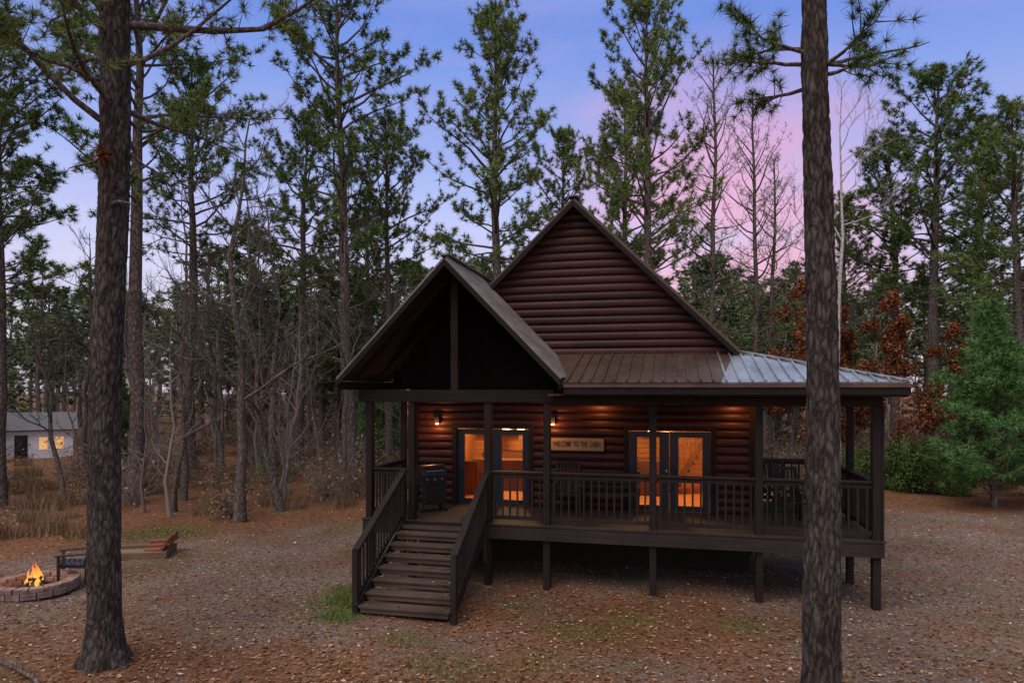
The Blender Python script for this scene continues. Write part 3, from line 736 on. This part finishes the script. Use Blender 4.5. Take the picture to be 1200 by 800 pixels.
def pine_branches(t, P, H, cs, spread, nb, K=24, Ln=.27, w=.034, dead=6, dens=1.0, upb=.25, cone=False, twigs=True):
    r = t.r; Cs = []; Ds = []
    az = r.rand()*6.28
    for i in range(nb):
        u = (i+r.rand())/nb; z = cs+(H-cs)*u*.985
        if cone: prof = (.50+.5*math.sin(math.pi*min(1, u*1.15+.12)))*(1-u**2.2)+.10
        else: prof = (.45+.55*math.sin(math.pi*min(1, u*.8+.15)))*(1-u**4)**.8+.14
        Lb = spread*prof*r.uniform(.45, 1.15)
        az += 2.4+r.randn()*.6
        el = r.uniform(-.12, .30)+u*.75+upb*.3
        p = interp(P, z); pts = [p]; d = np.array([math.cos(az)*math.cos(el), math.sin(az)*math.cos(el), math.sin(el)])
        ns_ = 6
        for k in range(ns_):
            d = unit(d+r.randn(3)*.15+np.array([0, 0, upb*.35])); p = p+d*Lb/ns_; pts.append(p)
        pts = np.array(pts); rad = np.linspace(.012+.013*Lb, .006, ns_+1)
        t.tube(pts, rad, 5 if twigs else 3)
        nbl = max(3, int((3+Lb*2.8)*dens))
        for j in range(nbl):
            q = .35+.65*(j+r.rand())/nbl; idx = q*ns_; i0 = min(ns_-1, int(idx)); fr_ = idx-i0
            b0 = pts[i0]*(1-fr_)+pts[i0+1]*fr_; bdv = unit(pts[i0+1]-pts[i0])
            dd = unit(bdv*.7+r.randn(3)*np.array([.75, .75, .35])+np.array([0, 0, .3])); l2 = r.uniform(.3, .95)*(1.15-.5*q)*min(1, Lb/1.8+.3)
            b1 = b0+dd*l2*.5+r.randn(3)*.04; b2_ = b1+unit(dd+np.array([0, 0, .5]))*l2*.5
            if twigs: t.tube([b0, b1, b2_], [.008, .006, .004], 3)
            for c_ in (b1*.6+b2_*.4, b2_): Cs.append(c_); Ds.append(dd+np.array([0, 0, .4]))
            if r.rand() < .7: Cs.append(b1+r.randn(3)*.12); Ds.append(dd)
        Cs.append(pts[-1]); Ds.append(d)
    t.tris(Cs, Ds, K, Ln, w)
    for i in range(dead):
        z = cs*r.uniform(.45, 1); az = r.rand()*6.28; Lb = r.uniform(.4, 1.8); p = interp(P, z); d = np.array([math.cos(az), math.sin(az), r.uniform(-.3, .15)]); pts = [p]
        for k in range(4): d = unit(d+r.randn(3)*.25); p = p+d*Lb/4; pts.append(p)
        t.tube(pts, np.linspace(.022, .004, 5), 4)
def pine_mesh(name, seed, H=20, cs=9, spread=3.4, nb=60, tr=.24, mats=None, **kw):
    t = T(seed); P = trunk_path(t.r, H, wob=.016); R = np.interp(P[:, 2], [0, .6, H*.5, H], [tr*1.35, tr, tr*.7, .03])
    t.tube(P, R, 10); pine_branches(t, P, H, cs, spread, nb, **kw)
    return t.mesh(name, mats or [BARK, NEEDLE])
PINES = [pine_mesh("pine_a", 11, 20, 8, 3.6, 62), pine_mesh("pine_b", 12, 20, 9.5, 3.9, 50), pine_mesh("pine_c", 13, 20, 8, 3.5, 66), pine_mesh("pine_d", 14, 20, 10.5, 3.7, 48)]
far = dict(K=6, Ln=.48, w=.125, dens=.7, dead=2, twigs=False)
FPINES = [pine_mesh("far_pine_a", 15, 20, 7, 3.6, 50, mats=[FARBARK, FARNEEDLE], **far), pine_mesh("far_pine_b", 16, 20, 9, 3.8, 42, mats=[FARBARK, FARNEEDLE], **far), pine_mesh("far_pine_c", 17, 20, 4, 3.4, 56, mats=[FARBARK, FARNEEDLE], **far)]
SPARSE = pine_mesh("sparse_pine", 21, 18, 5.5, 2.8, 60, .16, K=5, dens=.7, w=.018)
YOUNG = pine_mesh("young_pine", 31, 7, .4, 2.0, 110, .09, [BARK, NEEDLE2], K=26, Ln=.24, w=.026, dens=1.3, dead=0, upb=.35, cone=True)
def bare_mesh(name, seed, H=12, tr=.15, n1=16, leaf=None, mats=None, wob=.05, cs=.28, leafK=3, sub=(7, 6)):
    t = T(seed); r = t.r; P = trunk_path(r, H, 12, wob); R = np.interp(P[:, 2], [0, .4, H], [tr*1.3, tr, .015]); t.tube(P, R, 9)
    C = []; D = []
    def br(p, d, Lb, r0, lev):
        k = 5 if lev < 3 else 3; pts = [p]; dd = d
        for i in range(k): dd = unit(dd+r.randn(3)*.20+np.array([0, 0, .09])); p = p+dd*Lb/k; pts.append(p)
        pts = np.array(pts); t.tube(pts, np.linspace(r0, r0*.35, k+1), 5 if lev == 1 else 3)
        if leaf and lev >= 2:
            for q in pts[1:]: C.append(q); D.append(dd)
        if lev < 3:
            for j in range([0, sub[0], sub[1]][lev]):
                q = r.uniform(.25, 1); ii = min(k-1, int(q*k)); b0 = pts[ii]+(pts[ii+1]-pts[ii])*(q*k-ii)
                nd = unit(unit(pts[ii+1]-pts[ii])+r.randn(3)*.55+np.array([0, 0, .15])); br(b0, nd, Lb*r.uniform(.28, .55), max(.0055, r0*.42), lev+1)
    for i in range(n1):
        u = cs+(1-cs)*(i+r.rand())/n1; z = H*u*.98; az = r.rand()*6.28; el = r.uniform(.25, .9)
        br(interp(P, z), np.array([math.cos(az)*math.cos(el), math.sin(az)*math.cos(el), math.sin(el)]), H*.30*(1.1-u*.75)*r.uniform(.6, 1.15), .012+tr*.32*(1.15-u), 1)
    if leaf: t.tris(C, D, leafK, .13, .10, 1, .9, True)
    return t.mesh(name, mats or [BARE, RUST])
BARES = [bare_mesh("bare_a", 41), bare_mesh("bare_b", 42, 11, .12, 18, wob=.08), bare_mesh("bare_c", 43, 13, .13, 15, wob=.04, cs=.35)]
FBARES = [bare_mesh("far_bare_a", 44, 12, .12, 13, mats=[FARBARK, RUST], sub=(5, 4), cs=.15), bare_mesh("far_bare_b", 45, 12, .11, 14, mats=[FARBARK, RUST], sub=(5, 4), wob=.07, cs=.15)]
OAK = bare_mesh("rust_oak", 51, 8, .11, 15, True, cs=.15, leafK=5)
FOAK = bare_mesh("far_oak", 53, 8, .11, 12, True, mats=[FARBARK, RUST], cs=.15, leafK=4, sub=(5, 3))
BIR = bare_mesh("pale_tree", 52, 17, .15, 12, mats=[BIRCH, RUST], cs=.5, wob=.02)
def shrub_mesh(name, seed, H, mat, nst=26, K=4, Ln=.12, w=.05, spread=.5, bark=BARE):
    t = T(seed); r = t.r; C = []; D = []
    for i in range(nst):
        az = r.rand()*6.28; d = unit(np.array([math.cos(az)*spread, math.sin(az)*spread, 1.])); p = np.array([r.randn()*.15, r.randn()*.15, -.05]); pts = [p]; h = H*r.uniform(.5, 1.1)
        for k in range(5): d = unit(d+r.randn(3)*.2); p = p+d*h/5; pts.append(p)
        t.tube(pts, np.linspace(.012, .003, 6), 3)
        for q in pts[1:]:
            for _ in range(3):
                e_ = q+r.randn(3)*.16*H/1.5; t.tube([q, (q+e_)/2+r.randn(3)*.02, e_], [.005, .004, .003], 3); C.append(e_); D.append(d)
    t.tris(C, D, K, Ln, w, 1, .9, True)
    return t.mesh(name, [bark, mat])
SH = [shrub_mesh("brush_a", 61, 1.5, DRY, 22, K=2, bark=FARBARK), shrub_mesh("brush_b", 62, 2.8, DRY, 16, K=1, bark=FARBARK), shrub_mesh("brush_c", 63, 1.3, RUST, 14, K=2, bark=FARBARK)]
GRN = shrub_mesh("evergreen_shrub", 64, 1.9, SHRUB, 46, K=14, Ln=.13, w=.06)
def tuft_mesh(name, seed):
    r = np.random.RandomState(seed); k = 260; a = r.rand(k)*6.28; rr_ = .45*np.sqrt(r.rand(k)); x, y = rr_*np.cos(a), rr_*np.sin(a); h = r.uniform(.15, .6, k); dx = r.randn(k, 2)*.28*h[:, None]; b_ = r.rand(k)*3.1; ww = .009
    V = np.stack([np.stack([x+ww*np.cos(b_), y+ww*np.sin(b_), x*0-.04], -1), np.stack([x-ww*np.cos(b_), y-ww*np.sin(b_), x*0-.04], -1), np.stack([x+dx[:, 0], y+dx[:, 1], h], -1)], 1).reshape(-1, 3)
    return np_mesh(name, V, np.arange(3*k).reshape(-1, 3), [DRY])
TUFT = [tuft_mesh("tuft_a", 1), tuft_mesh("tuft_b", 2)]
rr = random.Random(99)
def put(name, me, x, y, s=1, parent=None, z=0, rot=None, tilt=(0, 0)):
    o = bpy.data.objects.new(name, me); COL.objects.link(o)
    wy = y+(parent.location.y if parent else 0)
    o.location = (x, y, z-.04+float(dip(x, wy)))
    o.scale = (s[0], s[0], s[1]) if isinstance(s, tuple) else (s, s, s)
    o.rotation_euler = (tilt[0], tilt[1], rr.uniform(0, 6.28) if rot is None else rot)
    if parent: o.parent = parent
    return o

for (x, y, H, k, wd) in [(-13.6, 27.6, 22.5, 0, 1.1), (-12.9, 30.2, 17, 3, .9), (-7.6, 31.1, 21.8, 2, 1.1), (-6.0, 37.6, 18.5, 1, 1), (-.7, 30.6, 21.5, 0, 1.0), (-2.4, 36.4, 19.5, 2, 1),
                         (12.85, 37.9, 20.2, 0, 1.25), (12.4, 42.5, 18.5, 1, 1.15), (16.2, 40.6, 18, 2, 1.2), (15, 34.2, 16.4, 0, 1.1), (20.5, 36, 17.5, 1, 1.1), (9.8, 44, 15.5, 2, 1.1),
                         (-20.2, 22.6, 24, 1, 1.15), (-22.6, 19.0, 17, 0, 1), (-26.7, 22.5, 17, 2, 1.1), (-23.2, 29.5, 20, 3, 1.1), (-18.3, 31.2, 18, 1, 1), (-16.8, 35.5, 15, 2, 1.1)]:
    put("pine_tree", PINES[k], x, y, (wd*(H/20)**.5, H/20), tilt=(rr.uniform(-.02, .02), rr.uniform(-.02, .02)))
put("pine_tree", SPARSE, 1.7, 31.2, (1, 1.04)); put("pine_tree", SPARSE, 3.9, 33.7, (.95, 1.0)); put("pine_tree", SPARSE, 5.1, 38, (1, .9))
put("young_pine_tree", YOUNG, 10.97, 26.85, (1.15, .98)); put("young_pine_tree", YOUNG, 13.6, 28.5, (.9, .75)); put("young_pine_tree", YOUNG, -14.9, 33.5, (.9, .9)); put("young_pine_tree", YOUNG, -27, 29, (.8, .7))
for (x, y, H, k) in [(-13.1, 18.9, 13, 0), (-12.9, 20.9, 12, 1), (-17.7, 22.1, 11, 2), (-21.2, 20.3, 9.5, 1), (-15.4, 24.4, 12, 0), (-16.3, 19.9, 9, 1), (-12.2, 24.3, 11, 2), (-19.3, 26.5, 12, 1), (-24.6, 24.6, 11, 0), (-10.8, 27.5, 10, 1), (7.5, 36, 12, 2), (14, 31, 9, 1)]:
    put("bare_hardwood_tree", BARES[k], x, y, H/12)
put("pale_bark_tree", BIR, 7.25, 32.4, (1, 1.0))
for (x, y, s) in [(5.6, 34.1, 1.05), (9.2, 33.4, .95), (7.6, 35.4, .9), (12.2, 34.5, .8), (-21.5, 33, .7)]: put("rust_oak_tree", OAK, x, y, s)
for (x, y, s) in [(9.4, 30.9, 1.1), (7.6, 31.6, .8), (10.8, 30.1, .7), (-17, 27, .6), (14.5, 30.2, 1)]: put("evergreen_shrub", GRN, x, y, s)

def near_house_line(x, y, rad=1.5):
    # keep the clearing between the drive and the neighbouring white house open
    t = max(.42, min(1, (x*HX+y*HY)/(HX*HX+HY*HY))); return math.hypot(x-HX*t, y-HY*t) < rad
df = empty("distant_forest", (0, 60, 0))
cnt = 0
while cnt < 360:
    z = 40+62*rr.random(); p = rr.uniform(-1.1, 1.1); x = z*(-.225+.974*p); y = z*(.974+.225*p)
    if math.hypot(x-HX, y-HY) < 5 or near_house_line(x, y): continue
    q = rr.random(); cnt += 1
    hmul = 1 if z < 60 else 1.15
    if q < .50: put("distant_pine", FPINES[rr.randrange(3)], x, y-60, (rr.uniform(.95, 1.35), rr.uniform(.46, .72)*hmul), df)
    elif q < .82: put("distant_hardwood", FBARES[rr.randrange(2)], x, y-60, rr.uniform(.75, 1.2), df)
    elif q < .90: put("distant_oak", FOAK, x, y-60, rr.uniform(.7, 1.1), df)
    else: put("distant_young_pine", FPINES[2], x, y-60, (rr.uniform(.6, .9), rr.uniform(.28, .42)), df, z=-1)
cnt = 0
while cnt < 48:
    x = rr.uniform(-34, -9.5); y = rr.uniform(18, 40)
    if y-x < 34.5 or near_house_line(x, y): continue
    cnt += 1; put("thicket_tree", FBARES[rr.randrange(2)], x, y-60, rr.uniform(.35, .8), df)
ug = empty("undergrowth", (0, 30, 0)); cnt = 0
while cnt < 520:
    z = 19+42*rr.random()**1.4; p = rr.uniform(-1.0, 1.0); x = z*(-.225+.974*p); y = z*(.974+.225*p)
    left = y-x > 32.5+rr.uniform(-1, 2); right = y > 29.5+rr.uniform(-1, 2)
    if not (left or right): continue
    if -8 < x < 5.5 and y < 30: continue
    if math.hypot(x-HX, y-HY) < 4: continue
    tuft = rr.random() < .42 or near_house_line(x, y, 1.2)
    cnt += 1
    me_ = TUFT[rr.randrange(2)] if tuft else SH[rr.choice([0, 0, 1, 1, 1, 2])]
    put("brush", me_, x, y-30, rr.uniform(.6, 1.3), ug)

# foreground pines with real bark relief
m, nt, b = new_mat("foreground_pine_bark")
atn = nt.nodes.new("ShaderNodeAttribute"); atn.attribute_name = "crack"
n1 = noise(nt, coords(nt, (34, 34, 20)), 1, 6, .78); n2 = noise(nt, coords(nt, (2.4, 2.4, 1)), 1, 4)
f = mth(nt, 'ADD', mth(nt, 'MULTIPLY', atn.outputs["Fac"], .46), mth(nt, 'MULTIPLY', n1, .70))
c = ramp(nt, f, [(.36, (.015, .012, .010)), (.54, (.045, .036, .031)), (.74, (.084, .070, .061)), (.95, (.15, .135, .12))])
c = mixc(nt, 1, c, ramp(nt, n2, [(.3, (.66, .63, .61)), (.7, (1.12, 1.12, 1.12))]), 'MULTIPLY')
L(nt, c, b.inputs["Base Color"]); b.inputs["Roughness"].default_value = .95; b.inputs["Specular IOR Level"].default_value = .1
bump(nt, n1, b, 1.0, .025); FBARK = m
def hero_trunk(name, loc, H, prof, lean, seed, nA=100, dz=.035, zmax=11.5):
    e = empty(name, loc); zs = np.arange(-.1, zmax, dz); V = []; A = []
    for z in zs:
        rad = np.interp(z, prof[0], prof[1]); cx = lean[0]*z+.03*math.sin(z*.7+seed); cy = lean[1]*z+.03*math.cos(z*.6+seed)
        for i in range(nA):
            t = 2*math.pi*i/nA
            flare = (1+.16*max(0, 1-z/.5)*math.sin(5*t+seed)) if z < .5 else 1
            q = Vector((math.cos(t)*rad*17, math.sin(t)*rad*17, z*5.2)); q += Vector(mnoise.noise_vector(q*.7))*.9
            dd, _ = mnoise.voronoi(q+Vector((seed*3.1, 0, 0)))
            c = min(1, max(0, (dd[1]-dd[0])*2.4)); c = c**.6
            rr_ = rad*flare+(c-.6)*.015+mnoise.noise(q*2.2)*.009+mnoise.noise(q*.3)*.010
            V.append((cx+math.cos(t)*rr_, cy+math.sin(t)*rr_, z)); A.append(c)
    k = len(zs); I = np.arange(k*nA).reshape(k, nA); F = np.stack([I[:-1], np.roll(I[:-1], -1, 1), np.roll(I[1:], -1, 1), I[1:]], -1).reshape(-1, 4)
    me = bpy.data.meshes.new("trunk"); me.from_pydata(V, [], F.tolist()); a_ = me.attributes.new("crack", 'FLOAT', 'POINT'); a_.data.foreach_set("value", A)
    me.materials.append(FBARK); me.polygons.foreach_set("use_smooth", [True]*len(me.polygons))
    o = bpy.data.objects.new("trunk", me); COL.objects.link(o); o.parent = e
    return e
e1 = hero_trunk("pine_tree", (-8.37, 8.71, 0), 20, ([0, .25, .8, 4, 10, 12], [.36, .275, .228, .212, .205, .18]), (.018, 0), 2)
t = T(71); P = np.array([[.018*z, 0, z] for z in np.linspace(0, 20, 20)])
t.tube(P[11:]+0, np.linspace(.18, .03, 9), 12)
pine_branches(t, P, 20, 8.0, 3.9, 56, K=38, Ln=.2, w=.013, dead=0, dens=1.35)
for (z, az, Lb) in ((7.6, 3.4, .5), (7.75, .4, .9), (7.7, 2.2, .35), (6.9, 5.6, .5)):
    p = np.array([.018*z+.2*math.cos(az), .2*math.sin(az), z]); d = np.array([math.cos(az), math.sin(az), -.2]); pts = [p]
    for k in range(6): d = unit(d+t.r.randn(3)*.22+np.array([0, 0, -.05])); p = p+d*Lb/6; pts.append(p)
    t.tube(pts, np.linspace(.03, .006, 7), 5)
t.tris([[.05+.018*7.6, -.22, 7.6]]*3+[[.14, -.2, 7.7]]*3, [[0, -1, .3]]*6, 34, .18, .022, 2)
o = bpy.data.objects.new("crown", t.mesh("crown", [BARK, NEEDLE, RUST])); COL.objects.link(o); o.parent = e1
e2 = hero_trunk("pine_tree", (1.76, 8.60, 0), 19, ([0, .3, .8, 4, 9, 12], [.33, .25, .215, .178, .13, .115]), (-.010, 0), 5)
t = T(72); P = np.array([[-.010*z, 0, z] for z in np.linspace(0, 19, 20)])
t.tube(P[12:]+0, np.linspace(.115, .03, 8), 12)
pine_branches(t, P, 19, 11.2, 3.0, 36, K=30, Ln=.2, w=.012, dead=0)
def limb(t, z, az, Lb, el, clump=True, up=.12, r0=.026):
    p = np.array([-.010*z+.10*math.cos(az), .10*math.sin(az), z]); d = unit(np.array([math.cos(az)*math.cos(el), math.sin(az)*math.cos(el), math.sin(el)])); pts = [p]
    for k in range(8): d = unit(d+t.r.randn(3)*.10+np.array([0, 0, up*.3])); p = p+d*Lb/8; pts.append(p)
    pts = np.array(pts); t.tube(pts, np.linspace(r0, .006, 9), 6)
    if clump:
        C = []; D = []
        for j in range(int(10*Lb)+4):
            i0 = t.r.randint(3, 9); b0 = pts[i0]; dd = unit(unit(pts[i0]-pts[i0-1])+t.r.randn(3)*.7); l2 = t.r.uniform(.12, .4); b1 = b0+dd*l2
            t.tube([b0, (b0+b1)/2+t.r.randn(3)*.02, b1], [.008, .006, .004], 4); C += [b1, b1*.6+b0*.4]; D += [dd, dd]
        t.tris(C, D, 42, .15, .009)
limb(t, 7.95, .25, 1.35, .18, False, .0); limb(t, 7.95, .15, .7, -.1); limb(t, 7.95, 3.1, 1.0, .0); limb(t, 7.7, 2.6, .8, -.1); limb(t, 8.05, 3.6, 1.0, .0); limb(t, 7.9, 5.6, .7, .1); limb(t, 8.15, 2.9, .8, .0); limb(t, 7.8, -.4, .5, -.1)
o = bpy.data.objects.new("crown", t.mesh("crown", [BARK, NEEDLE])); COL.objects.link(o); o.parent = e2
# fallen branch near the left trunk
t = T(81); p = np.array([-10.2, 8.3, .03]); d = np.array([1., .12, 0]); pts = [p]
for k in range(9): d = unit(d+t.r.randn(3)*np.array([.12, .12, .01])); p = p+d*.2; pts.append(p)
t.tube(pts, np.linspace(.012, .035, 10), 7)
for k in (2, 4, 5): t.tube([pts[k], pts[k]+np.array([-.15, .15, .05]), pts[k]+np.array([-.35, .22, .03])], [.012, .009, .004], 5)
o = bpy.data.objects.new("fallen_branch", t.mesh("fallen_branch", [BARK, RUST])); COL.objects.link(o)
print("objects", len(bpy.data.objects))
